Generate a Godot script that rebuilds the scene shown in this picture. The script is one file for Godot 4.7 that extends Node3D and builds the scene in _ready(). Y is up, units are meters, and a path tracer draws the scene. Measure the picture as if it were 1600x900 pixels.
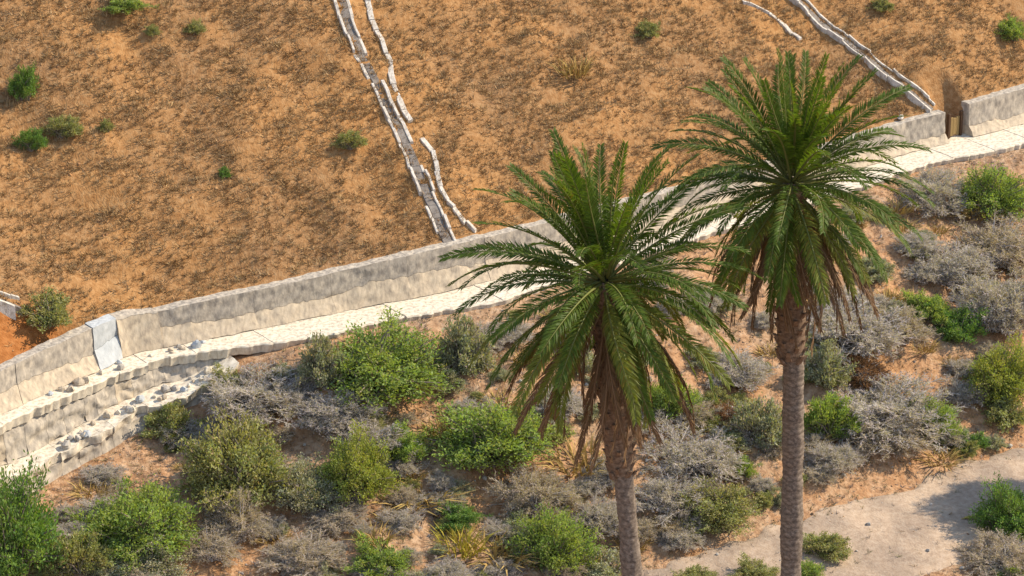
extends Node3D

# ---------------------------------------------------------------- camera model
const TONE := 0.8           # all base colours are written for a brighter chart and brought down together
const PITCH := 22.0
const DIST := 90.0
const FOV := 10.5
const YAW := 37.5            # the wall and the track run away from the viewer at this angle
var cam_pos := Vector3(0, DIST * sin(deg_to_rad(PITCH)), DIST * cos(deg_to_rad(PITCH)))
var px_tan := 2.0 * tan(deg_to_rad(FOV / 2.0)) / 900.0
var EU := Vector3(cos(deg_to_rad(YAW)), 0, -sin(deg_to_rad(YAW)))      # along the wall
var EV := Vector3(-sin(deg_to_rad(YAW)), 0, -cos(deg_to_rad(YAW)))     # uphill
var rng := RandomNumberGenerator.new()
var n_big := FastNoiseLite.new()
var n_mid := FastNoiseLite.new()
var n_fine := FastNoiseLite.new()
var names := {}

# wall traced along its foot: [pixel x, foot y, face height, ledge front y, lower wall height, lower ledge depth, lowest wall height]
var WALL := [
	[-160, 712, 52, 735, 60, 26, 34], [-60, 668, 53, 688, 64, 24, 36], [0, 641, 55, 661, 66, 22, 36], [60, 612, 57, 633, 62, 20, 36],
	[120, 588, 60, 609, 54, 22, 34], [160, 568, 58, 592, 46, 23, 32], [200, 548, 54, 574, 42, 24, 28], [260, 536, 48, 556, 36, 24, 22], [310, 527, 52, 549, 22, 20, 14],
	[340, 521, 53, 546, 10, 8, 10], [430, 503, 53, 537, 0, 0, 8], [560, 476, 56, 507, 0, 0, 8], [640, 462, 60, 492, 0, 0, 8], [730, 442, 62, 480, 0, 0, 8],
	[850, 410, 58, 442, 0, 0, 8], [1000, 366, 52, 396, 0, 0, 8], [1150, 320, 46, 350, 0, 0, 8], [1300, 272, 42, 304, 0, 0, 8], [1420, 233, 40, 262, 0, 0, 8],
	[1478, 220, 42, 250, 0, 0, 8], [1515, 211, 45, 243, 0, 0, 8], [1600, 188, 46, 225, 0, 0, 8], [1700, 158, 46, 196, 0, 0, 8], [1900, 98, 46, 138, 0, 0, 8]]
var wu := []
var wb := []      # v of the wall foot
var wh := []      # height of the upper wall
var wf := []      # v of the ledge front
var wd2 := []     # drop of the lower ledge
var wf2 := []     # v of the lower ledge front
var wd3 := []     # drop below that
var pu := []      # track edge: u and d
var pd := []
const TRACK_W := 4.6
var gully_u := 0.0
var gully_s := 0.0
var channel_u := 0.0

func ray(px: float, py: float) -> Vector3:
	var f := Vector3(0, -sin(deg_to_rad(PITCH)), -cos(deg_to_rad(PITCH)))
	var up := Vector3(0, cos(deg_to_rad(PITCH)), -sin(deg_to_rad(PITCH)))
	return (f + Vector3.RIGHT * (px - 800.0) * px_tan - up * (py - 450.0) * px_tan).normalized()

func on_level(px: float, py: float, y: float) -> Vector3:
	var r := ray(px, py)
	return cam_pos + r * ((y - cam_pos.y) / r.y)

func to_px(p: Vector3) -> Vector2:
	var f := Vector3(0, -sin(deg_to_rad(PITCH)), -cos(deg_to_rad(PITCH)))
	var up := Vector3(0, cos(deg_to_rad(PITCH)), -sin(deg_to_rad(PITCH)))
	var d := p - cam_pos
	var w := d.dot(f)
	return Vector2(800.0 + d.x / w / px_tan, 450.0 - d.dot(up) / w / px_tan)

func lerp_tab(xs: Array, ys: Array, x: float) -> float:
	var n := xs.size()
	if x <= xs[0]:
		return ys[0] + (x - xs[0]) * (ys[1] - ys[0]) / (xs[1] - xs[0]) * (1.0 if ys == wb or ys == wf or ys == wf2 else 0.0)
	if x >= xs[n - 1]:
		return ys[n - 1]
	for i in n - 1:
		if x < xs[i + 1]:
			return lerpf(ys[i], ys[i + 1], (x - xs[i]) / (xs[i + 1] - xs[i]))
	return ys[n - 1]

# sampled tables (0.1 m) of the wall lines, so that lookups are quick
const U0 := -160.0
const UN := 3200
var t_wb := PackedFloat32Array()
var t_wh := PackedFloat32Array()
var t_wf := PackedFloat32Array()
var t_d2 := PackedFloat32Array()
var t_f2 := PackedFloat32Array()
var t_d3 := PackedFloat32Array()
var t_pd := PackedFloat32Array()

func tab(t: PackedFloat32Array, u: float) -> float:
	var k := clampf((u - U0) * 10.0, 0.0, UN - 2.0)
	var i := int(k)
	return lerpf(t[i], t[i + 1], k - i)

func setup_lines():
	for a in WALL:
		var p := on_level(a[0], a[1], 0.0)
		var sc := p.distance_to(cam_pos) * px_tan
		var q := on_level(a[0], a[3], 0.0)
		wu.append(p.dot(EU)); wb.append(p.dot(EV)); wh.append(a[2] * sc / cos(deg_to_rad(PITCH)))
		wf.append(q.dot(EV) + 0.0)
		var d2: float = a[4] * sc / cos(deg_to_rad(PITCH))
		wd2.append(d2)
		var r := on_level(a[0], a[3] + a[4], -d2)
		var r2 := on_level(a[0], a[3] + a[4] + a[5], -d2)
		wf2.append(q.dot(EV) - (r.dot(EV) - r2.dot(EV)))
		wd3.append(a[6] * sc / cos(deg_to_rad(PITCH)))
	# the front lines are stored at the u of the foot; shift them so that they are perpendicular offsets
	for i in WALL.size():
		var q := on_level(WALL[i][0], WALL[i][3], 0.0)
		var du: float = q.dot(EU) - wu[i]
		var j: int = mini(i + 1, WALL.size() - 1)
		var k: int = maxi(i - 1, 0)
		var slope: float = (wb[j] - wb[k]) / (wu[j] - wu[k])
		var shift: float = -du * slope
		wf[i] += shift
		wf2[i] += shift
		wf[i] = minf(wf[i], wb[i] - 0.5)
	for i in UN:
		var u := U0 + i * 0.1
		t_wb.append(lerp_tab(wu, wb, u)); t_wh.append(lerp_tab(wu, wh, u)); t_wf.append(lerp_tab(wu, wf, u))
		t_d2.append(lerp_tab(wu, wd2, u)); t_f2.append(lerp_tab(wu, wf2, u)); t_d3.append(lerp_tab(wu, wd3, u))
		t_pd.append(1000.0)
	for t in [t_wb, t_wf, t_f2, t_wh]:
		for rep in 2:
			var c: PackedFloat32Array = t.duplicate()
			for i in range(2, UN - 2):
				t[i] = (c[i - 2] + c[i - 1] + c[i] + c[i + 1] + c[i + 2]) / 5.0
	for e in [[1010, 884], [1130, 843], [1250, 800], [1450, 735], [1590, 690]]:
		var p := hit(e[0], e[1])
		var u := p.dot(EU)
		pu.append(u); pd.append(tab(t_f2, u) - p.dot(EV))
	for i in UN:
		var u := U0 + i * 0.1
		var x := 0.0
		if u <= pu[0]: x = pd[0]
		elif u >= pu[-1]: x = pd[-1]
		else:
			for k in pu.size() - 1:
				if u < pu[k + 1] and u >= pu[k]:
					x = lerpf(pd[k], pd[k + 1], (u - pu[k]) / (pu[k + 1] - pu[k]))
		t_pd[i] = x
	var g := hit(36, 545)
	gully_u = g.dot(EU); gully_s = g.dot(EV) - tab(t_wb, gully_u)
	channel_u = on_level(1497, 215, 0.0).dot(EU)

func ground(u: float, v: float) -> float:
	var s := v - tab(t_wb, u)
	var x := EU.x * u + EV.x * v
	var z := EU.z * u + EV.z * v
	if s > 0.30:
		var d := s - 0.36
		var fade := clampf(d / 0.7, 0.0, 1.0)
		var h := tab(t_wh, u) - 0.05 + d * tan(deg_to_rad(32.0)) if d < 45.0 else tab(t_wh, u) + 45.0 * 0.625 + (d - 45.0) * 0.15
		h += fade * (n_big.get_noise_2d(x, z) * 0.42 + n_mid.get_noise_2d(u * 0.35, s * 1.3) * 0.15 + n_fine.get_noise_2d(u * 0.5, s * 1.7) * 0.04)
		var gu := (u - gully_u) / 2.1
		var gs := (s - gully_s) / 1.1
		h -= 0.55 * smoothstep(1.25, 0.55, sqrt(gu * gu + gs * gs)) * clampf((d + 0.1) / 0.3, 0.0, 1.0)
		var cu := absf(u - channel_u)
		if cu < 0.5 and d < 2.2:
			h -= maxf(0.0, 0.95 - d * 0.85) * smoothstep(0.5, 0.3, cu)
		return h
	var base := -tab(t_d2, u) - tab(t_d3, u)
	var dd := tab(t_f2, u) - v
	if dd < 0.0:
		return base - 0.06
	var slope := tan(deg_to_rad(19.5))
	var dp := tab(t_pd, u)
	var rough := clampf(dd / 0.5, 0.0, 1.0) * (n_big.get_noise_2d(x, z) * 0.35 + n_mid.get_noise_2d(x, z) * 0.14 + n_fine.get_noise_2d(x, z) * 0.04)
	# the stepped foot on one side melts into the even slope farther down
	var b2 := lerpf(base, -0.16, clampf(dd / 9.0, 0.0, 1.0))
	if dd < dp:
		return b2 - dd * slope + rough * clampf((dp - dd) / 0.8, 0.0, 1.0)
	var hp := lerpf(base, -0.16, clampf(dp / 9.0, 0.0, 1.0)) - dp * slope
	if dd < dp + TRACK_W:
		var rut := exp(-pow((dd - dp - 1.3 - n_big.get_noise_2d(u, 1.0) * 0.5) / 0.22, 2.0)) + exp(-pow((dd - dp - 2.9 - n_big.get_noise_2d(u, 1.0) * 0.5) / 0.22, 2.0))
		return hp - 0.03 - (dd - dp) * 0.03 - rut * 0.05 + (n_big.get_noise_2d(x * 0.7, z * 0.7) * 0.05 + n_mid.get_noise_2d(x, z) * 0.035 + n_fine.get_noise_2d(x, z) * 0.02)
	var e := dd - dp - TRACK_W
	var low := hp - 0.03 - TRACK_W * 0.03 - minf(e, 26.0) * tan(deg_to_rad(13.0)) - maxf(e - 26.0, 0.0) * 0.02
	return low + rough * clampf(e / 0.8, 0.0, 1.0)

func ground_at(p: Vector3) -> float:
	return ground(p.dot(EU), p.dot(EV))

func hit(px: float, py: float) -> Vector3:
	var r := ray(px, py)
	var t := 58.0
	while t < 200.0:
		var p := cam_pos + r * t
		if p.y < ground_at(p):
			break
		t += 0.35
	var lo := t - 0.35
	var hi := t
	for i in 9:
		var m := (lo + hi) * 0.5
		var p := cam_pos + r * m
		if p.y < ground_at(p): hi = m
		else: lo = m
	return cam_pos + r * hi

func scale_at(p: Vector3) -> float:
	return p.distance_to(cam_pos) * px_tan

# ---------------------------------------------------------------- helpers
func srgb(r: float, g: float, b: float) -> Color:
	return Color(r, g, b).linear_to_srgb()

func mat(r: float, g: float, b: float, rough := 0.9, vcol := false) -> StandardMaterial3D:
	var m := StandardMaterial3D.new()
	m.albedo_color = srgb(r * TONE, g * TONE, b * TONE)
	m.roughness = rough
	m.metallic_specular = 0.3
	m.vertex_color_use_as_albedo = vcol
	m.cull_mode = BaseMaterial3D.CULL_DISABLED
	return m

func leaf_mat(r: float, g: float, b: float, back := 0.5, rough := 0.6) -> StandardMaterial3D:
	var m := mat(r, g, b, rough, true)
	if back > 0.0:
		m.backlight_enabled = true
		m.backlight = Color(back, back, back * 0.6)
	return m

func noise_tex(freq: float, seed: int, ramp: Array, octaves := 5, size := 512, typ := FastNoiseLite.TYPE_SIMPLEX_SMOOTH) -> NoiseTexture2D:
	var n := FastNoiseLite.new()
	n.seed = seed; n.frequency = freq; n.noise_type = typ
	n.fractal_octaves = octaves; n.fractal_gain = 0.6
	var t := NoiseTexture2D.new()
	t.width = size; t.height = size; t.seamless = true; t.noise = n
	if ramp.size() > 0:
		var g := Gradient.new()
		var o := PackedFloat32Array(); var c := PackedColorArray()
		for e in ramp:
			o.append(e[0]); c.append(srgb(e[1], e[2], e[3]))
		g.offsets = o; g.colors = c
		t.color_ramp = g
	return t

func earth_mat(scale: float, seed: int, ramp: Array, relief := 3.0) -> StandardMaterial3D:
	var m := StandardMaterial3D.new()
	m.albedo_color = srgb(TONE, TONE, TONE)
	m.albedo_texture = noise_tex(0.012, seed, ramp, 6, 1024)
	m.vertex_color_use_as_albedo = true
	m.uv1_triplanar = true
	m.uv1_world_triplanar = true
	m.uv1_scale = Vector3.ONE * scale
	m.heightmap_enabled = true
	m.heightmap_scale = relief
	m.heightmap_texture = noise_tex(0.03, seed + 7, [], 5, 1024)
	m.roughness = 0.97
	m.metallic_specular = 0.15
	m.cull_mode = BaseMaterial3D.CULL_DISABLED
	return m

func numbered(called: String) -> String:
	var k: int = names.get(called, 0)
	names[called] = k + 1
	return called if k == 0 else "%s_%03d" % [called, k]

func tag(o: Node, label: String, category: String, group := "", kind := ""):
	if label: o.set_meta("label", label)
	if category: o.set_meta("category", category)
	if group: o.set_meta("group", group)
	if kind: o.set_meta("kind", kind)

func thing(called: String, at: Vector3, label: String, category: String, group := "") -> Node3D:
	var o := Node3D.new()
	o.name = numbered(called)
	add_child(o)
	o.position = at
	tag(o, label, category, group)
	return o

func part(called: String, mesh: Mesh, m: Material, parent: Node) -> MeshInstance3D:
	var o := MeshInstance3D.new()
	o.name = numbered(called) if parent == self else called
	o.mesh = mesh
	if m: o.material_override = m
	parent.add_child(o, true)
	return o

class Buf:
	var v := PackedVector3Array()
	var n := PackedVector3Array()
	var c := PackedColorArray()
	var i := PackedInt32Array()
	func tri(a: Vector3, b: Vector3, d: Vector3, col := Color.WHITE):
		var nn := (d - a).cross(b - a).normalized()
		var k := v.size()
		v.append(a); v.append(b); v.append(d)
		for q in 3:
			n.append(nn); c.append(col); i.append(k + q)
	func quad(a: Vector3, b: Vector3, d: Vector3, e: Vector3, col := Color.WHITE):
		var nn := (d - a).cross(b - a).normalized()
		var k := v.size()
		v.append(a); v.append(b); v.append(d); v.append(e)
		for q in 4:
			n.append(nn); c.append(col)
		i.append(k); i.append(k + 1); i.append(k + 2); i.append(k); i.append(k + 2); i.append(k + 3)
	func tube(pts: Array, rad: Array, sides: int, col := Color.WHITE):
		var k0 := v.size()
		for j in pts.size():
			var t: Vector3 = (pts[mini(j + 1, pts.size() - 1)] - pts[maxi(j - 1, 0)]).normalized()
			var s := t.cross(Vector3(0.31, 0.13, 0.94)).normalized()
			var w := t.cross(s)
			for q in sides:
				var an := TAU * q / sides
				var d := s * cos(an) + w * sin(an)
				v.append(pts[j] + d * rad[j]); n.append(d); c.append(col)
		for j in pts.size() - 1:
			for q in sides:
				var a := k0 + j * sides + q
				var b := k0 + j * sides + (q + 1) % sides
				i.append(a); i.append(a + sides); i.append(b); i.append(b); i.append(a + sides); i.append(b + sides)
	func mesh() -> ArrayMesh:
		var arr := []
		arr.resize(Mesh.ARRAY_MAX)
		arr[Mesh.ARRAY_VERTEX] = v; arr[Mesh.ARRAY_NORMAL] = n; arr[Mesh.ARRAY_COLOR] = c; arr[Mesh.ARRAY_INDEX] = i
		var m := ArrayMesh.new()
		m.add_surface_from_arrays(Mesh.PRIMITIVE_TRIANGLES, arr)
		return m

func rnd(a: float, b: float) -> float:
	return rng.randf_range(a, b)

func rdir() -> Vector3:
	var z := rnd(-1, 1)
	var a := rnd(0, TAU)
	return Vector3(sqrt(1 - z * z) * cos(a), z, sqrt(1 - z * z) * sin(a))

func grid_mesh(us: Array, ss: Array, place: Callable, colour: Callable) -> ArrayMesh:
	var V := PackedVector3Array(); var N := PackedVector3Array(); var C := PackedColorArray(); var I := PackedInt32Array()
	var nu := us.size(); var ns := ss.size()
	for j in ns:
		for i in nu:
			var p: Vector3 = place.call(us[i], ss[j])
			V.append(p); C.append(colour.call(p))
	for j in ns:
		for i in nu:
			var a := V[j * nu + mini(i + 1, nu - 1)] - V[j * nu + maxi(i - 1, 0)]
			var b := V[mini(j + 1, ns - 1) * nu + i] - V[maxi(j - 1, 0) * nu + i]
			var nn := a.cross(b).normalized()
			N.append(nn if nn.y > 0 else -nn)
	for j in ns - 1:
		for i in nu - 1:
			var k := j * nu + i
			if (V[k + 1] - V[k]).cross(V[k + nu] - V[k]).y > 0:
				I.append_array([k, k + nu, k + 1, k + 1, k + nu, k + nu + 1])
			else:
				I.append_array([k, k + 1, k + nu, k + 1, k + nu + 1, k + nu])
	var arr := []
	arr.resize(Mesh.ARRAY_MAX)
	arr[Mesh.ARRAY_VERTEX] = V; arr[Mesh.ARRAY_NORMAL] = N; arr[Mesh.ARRAY_COLOR] = C; arr[Mesh.ARRAY_INDEX] = I
	var m := ArrayMesh.new()
	m.add_surface_from_arrays(Mesh.PRIMITIVE_TRIANGLES, arr)
	return m

func stops(list: Array) -> Array:      # [[from, to, step], ...]
	var r := []
	for a in list:
		var x: float = a[0]
		while x < a[1] - a[2] * 0.01:
			r.append(x)
			x += a[2]
	r.append(list[-1][1])
	return r

func uv_point(u: float, v: float, y: float) -> Vector3:
	return EU * u + EV * v + Vector3(0, y, 0)

# ---------------------------------------------------------------- ready
func _ready():
	rng.seed = 20240611
	n_big.seed = 3; n_big.frequency = 0.16; n_big.fractal_octaves = 3
	n_mid.seed = 11; n_mid.frequency = 0.75; n_mid.fractal_octaves = 2
	n_fine.seed = 23; n_fine.frequency = 2.1; n_fine.fractal_octaves = 2

	var cam := Camera3D.new()
	cam.name = "camera"
	add_child(cam)
	cam.look_at_from_position(cam_pos, Vector3.ZERO, Vector3.UP)
	cam.fov = FOV
	cam.near = 1.0
	cam.far = 600.0
	cam.current = true

	var env := Environment.new()
	env.background_mode = Environment.BG_SKY
	var sm := ProceduralSkyMaterial.new()
	sm.sky_top_color = Color(0.49, 0.58, 0.71)
	sm.sky_horizon_color = Color(0.86, 0.86, 0.85)
	sm.sky_curve = 0.18
	sm.ground_bottom_color = Color(0.36, 0.28, 0.22)
	sm.ground_horizon_color = Color(0.62, 0.60, 0.58)
	sm.sun_angle_max = 2.0
	var sky := Sky.new()
	sky.sky_material = sm
	env.sky = sky
	env.background_energy_multiplier = 1.25
	env.tonemap_mode = Environment.TONE_MAPPER_LINEAR
	env.tonemap_exposure = 1.72
	env.sdfgi_enabled = true
	env.ssao_enabled = true
	env.ssil_enabled = true
	var we := WorldEnvironment.new()
	we.name = "world_environment"
	we.environment = env
	add_child(we)

	var sun := DirectionalLight3D.new()
	sun.name = "sun"
	add_child(sun)
	sun.look_at_from_position(Vector3(0.75, 0.63, -0.22) * 50.0, Vector3.ZERO, Vector3.UP)
	sun.light_energy = 1.45
	sun.light_color = Color(1.0, 0.94, 0.84)
	sun.light_angular_distance = 0.6
	sun.shadow_enabled = true

	setup_lines()
	make_materials()
	build_ground()
	build_wall()
	build_chutes()
	make_shrub_meshes()
	build_palms()
	build_shrubs()
	build_litter()

# ---------------------------------------------------------------- materials
var M := {}

func make_materials():
	M.hill = earth_mat(0.42, 41, [[0.0, 0.36, 0.205, 0.105], [0.36, 0.51, 0.305, 0.152], [0.5, 0.61, 0.385, 0.205], [0.68, 0.70, 0.475, 0.275], [1.0, 0.80, 0.60, 0.40]])
	M.slope = earth_mat(0.31, 77, [[0.0, 0.27, 0.16, 0.10], [0.4, 0.56, 0.36, 0.225], [0.6, 0.71, 0.49, 0.325], [1.0, 0.92, 0.74, 0.57]])
	M.track = earth_mat(0.35, 99, [[0.0, 0.62, 0.50, 0.40], [0.5, 0.80, 0.67, 0.55], [1.0, 0.96, 0.85, 0.73]], 1.2)
	M.grey_face = plaster(5, [[0.0, 0.21, 0.185, 0.155], [0.36, 0.36, 0.315, 0.265], [0.55, 0.48, 0.42, 0.345], [0.7, 0.58, 0.50, 0.40], [1.0, 0.70, 0.60, 0.46]])
	M.tan_face = plaster(6, [[0.0, 0.27, 0.22, 0.17], [0.36, 0.44, 0.365, 0.28], [0.5, 0.55, 0.45, 0.33], [0.68, 0.64, 0.53, 0.39], [1.0, 0.72, 0.62, 0.48]])
	M.cream = plaster(7, [[0.0, 0.40, 0.33, 0.26], [0.30, 0.62, 0.53, 0.41], [0.5, 0.75, 0.66, 0.525], [1.0, 0.84, 0.77, 0.64]])
	M.cement = plaster(8, [[0.0, 0.36, 0.38, 0.39], [0.5, 0.50, 0.52, 0.53], [1.0, 0.64, 0.65, 0.64]])
	M.white_kerb = plaster(9, [[0.0, 0.30, 0.25, 0.20], [0.36, 0.48, 0.42, 0.35], [0.52, 0.66, 0.60, 0.52], [1.0, 0.80, 0.75, 0.67]])
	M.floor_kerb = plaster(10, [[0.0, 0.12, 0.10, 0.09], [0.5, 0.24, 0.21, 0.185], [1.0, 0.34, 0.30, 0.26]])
	M.stone = plaster(12, [[0.0, 0.26, 0.23, 0.2], [0.5, 0.44, 0.40, 0.35], [1.0, 0.62, 0.57, 0.5]])
	M.palm_leaf = leaf_mat(0.15, 0.225, 0.04, 1.0, 0.5)
	M.palm_leaf_old_sunlit = leaf_mat(0.29, 0.32, 0.07, 1.0, 0.55)  # aged yellow, brightened further to paint in sun on the lower fronds
	M.palm_stalk = mat(0.17, 0.18, 0.05, 0.6)
	M.dead_leaf = leaf_mat(0.23, 0.13, 0.075, 0.4, 0.8)
	M.dead_stalk = mat(0.26, 0.16, 0.09, 0.8)
	M.trunk = bark(31, [[0.0, 0.07, 0.056, 0.046], [0.45, 0.175, 0.14, 0.113], [0.6, 0.24, 0.195, 0.158], [1.0, 0.42, 0.345, 0.28]])
	M.boss = bark(32, [[0.0, 0.08, 0.052, 0.036], [0.5, 0.20, 0.135, 0.092], [1.0, 0.38, 0.28, 0.20]])
	M.green = leaf_mat(0.46, 0.62, 0.20, 1.0)
	M.deep = leaf_mat(0.27, 0.46, 0.13, 0.9)
	M.olive = leaf_mat(0.53, 0.55, 0.26, 0.9)
	M.blue = leaf_mat(0.58, 0.60, 0.47, 0.9)
	M.lime = leaf_mat(0.52, 0.60, 0.16, 0.9)
	M.grey = leaf_mat(0.80, 0.735, 0.725, 0.9, 0.9)
	M.brown_twig = leaf_mat(0.78, 0.675, 0.58, 0.9, 0.9)
	M.rust = leaf_mat(0.40, 0.21, 0.085, 0.3, 0.9)
	M.straw = leaf_mat(0.58, 0.42, 0.15, 0.4, 0.85)
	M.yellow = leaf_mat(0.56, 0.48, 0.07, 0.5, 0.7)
	M.stem = mat(0.26, 0.21, 0.17, 0.9)
	M.grey_stem = mat(0.56, 0.50, 0.45, 0.9)
	M.tuft = leaf_mat(1, 1, 1, 0.25, 0.9)
	M.clod = mat(1, 1, 1, 0.97, true)
	M.wood = mat(0.33, 0.22, 0.09, 0.8)
	M.wood_dark = mat(0.10, 0.055, 0.03, 0.8)

func plaster(seed: int, ramp: Array) -> StandardMaterial3D:
	var m := StandardMaterial3D.new()
	m.albedo_color = srgb(TONE, TONE, TONE)
	m.albedo_texture = noise_tex(0.011, seed * 13, ramp, 6, 512)
	m.uv1_triplanar = true
	m.uv1_world_triplanar = true
	m.uv1_scale = Vector3(0.95, 0.42, 0.95)
	m.heightmap_enabled = true
	m.heightmap_scale = 0.7
	m.heightmap_texture = noise_tex(0.03, seed * 17, [], 5, 512)
	m.roughness = 0.93
	m.metallic_specular = 0.2
	m.vertex_color_use_as_albedo = true
	m.cull_mode = BaseMaterial3D.CULL_DISABLED
	return m

func bark(seed: int, ramp: Array) -> StandardMaterial3D:
	var m := plaster(seed, ramp)
	m.uv1_scale = Vector3(1.1, 1.6, 1.1)
	return m

# ---------------------------------------------------------------- ground
func hill_colour(p: Vector3) -> Color:
	var a := n_big.get_noise_2d(p.x * 0.9 + 40.0, p.z * 0.9)
	var b := n_mid.get_noise_2d(p.dot(EU) * 0.4, p.dot(EV) * 1.2 + 90.0)
	var f := clampf(0.5 + a * 0.8 + b * 0.3, 0.0, 1.0)
	var c := Color(0.53, 0.47, 0.41).lerp(Color(0.70, 0.575, 0.42), f)
	var u := p.dot(EU)
	var s := p.dot(EV) - tab(t_wb, u)
	var gu := (u - gully_u) / 2.1
	var gs := (s - gully_s) / 1.1
	var g := smoothstep(1.2, 0.8, sqrt(gu * gu + gs * gs) + b * 0.3)
	return c.lerp(Color(0.64, 0.40, 0.24), g)

func slope_colour(p: Vector3) -> Color:
	var a := n_big.get_noise_2d(p.x * 1.6 + 140.0, p.z * 1.6)
	var b := n_mid.get_noise_2d(p.x * 1.1 + 30.0, p.z * 1.1)
	var f := clampf(0.5 + a * 1.3 + b * 0.6, 0.0, 1.0)
	return Color(0.66, 0.63, 0.59).lerp(Color(0.72, 0.60, 0.48), f)

func track_colour(p: Vector3) -> Color:
	var b := n_mid.get_noise_2d(p.x * 0.6 + 30.0, p.z * 0.6)
	return Color(0.46, 0.415, 0.375).lerp(Color(0.64, 0.565, 0.49), clampf(0.5 + b * 1.3 + n_big.get_noise_2d(p.x, p.z) * 0.5, 0.0, 1.0))

func build_ground():
	var us := stops([[-150, -60, 10], [-60, -26, 2.0], [-26, 27, 0.14], [27, 60, 2.0], [60, 150, 10]])
	var hs := stops([[0.36, 17.0, 0.13], [17.0, 30.0, 0.8], [30.0, 140.0, 8.0]])
	var hill := grid_mesh(us, hs, func(u, s):
		var v: float = tab(t_wb, u) + s
		return uv_point(u, v, ground(u, v)), hill_colour)
	tag(part("hillside", hill, M.hill, self), "steep orange earth hillside above the wall", "hillside", "", "structure")
	var ls := stops([[-0.04, 22.0, 0.15], [22.0, 40.0, 1.2], [40.0, 120.0, 8.0]])
	ls.push_front(-0.9)
	var low := grid_mesh(us, ls, func(u, d):
		var v: float = tab(t_f2, u) - d
		if d < -0.5:
			v = tab(t_wb, u) + 0.2
		var y := ground(u, v)
		var dp := tab(t_pd, u)
		if d > dp + 0.12 and d < dp + TRACK_W - 0.12:
			y -= 0.05
		return uv_point(u, v, y), slope_colour)
	tag(part("scrub_slope", low, M.slope, self), "rust brown earth slope under the scrub", "slope", "", "structure")
	var ts := stops([[0.0, 1.0, 0.045]])
	var uf := stops([[-60, -26, 2.0], [-26, 27, 0.16], [27, 60, 2.0]])
	var track := grid_mesh(uf, ts, func(u, t):
		var e := n_mid.get_noise_2d(u * 0.7, 3.0) * 0.9 + n_fine.get_noise_2d(u * 0.9, 3.0) * 0.35
		var g := n_mid.get_noise_2d(u * 0.5, 77.0) * 0.35
		var d: float = tab(t_pd, u) + lerpf(0.12 + e * 0.4, TRACK_W - 0.12 + g * 0.3, t)
		var v: float = tab(t_f2, u) - d
		var rim := 0.0 if t > 0.02 and t < 0.98 else -0.08
		return uv_point(u, v, ground(u, v) + 0.006 + rim - 0.05 * 0.0), track_colour)
	tag(part("dirt_path", track, M.track, self), "pale dusty dirt track below the scrub", "path", "", "structure")

# ---------------------------------------------------------------- wall
# sweeps a closed four-cornered section along u; corner(u, k) gives (v, y)
func sweep(u0: float, u1: float, step: float, corners: Callable, nsub: Array, wob: float, tint: Callable) -> ArrayMesh:
	var b := Buf.new()
	var n := maxi(2, int(ceil((u1 - u0) / step)))
	var rings := []
	for i in n + 1:
		var u := lerpf(u0, u1, float(i) / n)
		var cs: Array = corners.call(u)
		var ring := []
		for k in cs.size():
			var p: Vector2 = cs[k]
			var q: Vector2 = cs[(k + 1) % cs.size()]
			for j in nsub[k]:
				var w := p.lerp(q, float(j) / nsub[k])
				var x := uv_point(u, w.x, w.y)
				var o := n_mid.get_noise_3d(x.x * 1.6, x.y * 3.0, x.z * 1.6) * wob + n_fine.get_noise_3d(x.x * 1.4, x.y * 2.0, x.z * 1.4) * wob * 0.7
				x += EV * o + Vector3(0, n_fine.get_noise_3d(x.x + 9.0, x.y, x.z) * wob * 0.8, 0)
				ring.append(x)
		rings.append(ring)
	var m: int = rings[0].size()
	# one strip a face, smooth along the run and creased at the corners
	var k0 := 0
	for f in nsub.size():
		var cnt: int = nsub[f] + 1
		var first := b.v.size()
		for i in n + 1:
			for j in cnt:
				var p: Vector3 = rings[i][(k0 + j) % m]
				var du: Vector3 = rings[mini(i + 1, n)][(k0 + j) % m] - rings[maxi(i - 1, 0)][(k0 + j) % m]
				var dk: Vector3 = rings[i][(k0 + mini(j + 1, cnt - 1)) % m] - rings[i][(k0 + maxi(j - 1, 0)) % m]
				b.v.append(p); b.n.append(du.cross(dk).normalized()); b.c.append(tint.call(p))
		for i in n:
			for j in cnt - 1:
				var a := first + i * cnt + j
				b.i.append_array([a, a + 1, a + cnt, a + 1, a + cnt + 1, a + cnt])
		k0 += nsub[f]
	for e in [0, n]:
		var mid := Vector3.ZERO
		for p in rings[e]: mid += p / m
		for k in m:
			b.tri(mid, rings[e][k], rings[e][(k + 1) % m], tint.call(mid))
	return b.mesh()

func u_of(px: float) -> float:
	for i in WALL.size() - 1:
		if px <= WALL[i + 1][0]:
			return lerpf(wu[i], wu[i + 1], (px - WALL[i][0]) / float(WALL[i + 1][0] - WALL[i][0]))
	return wu[-1]

func plain(_p: Vector3) -> Color:
	return Color.WHITE

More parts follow.
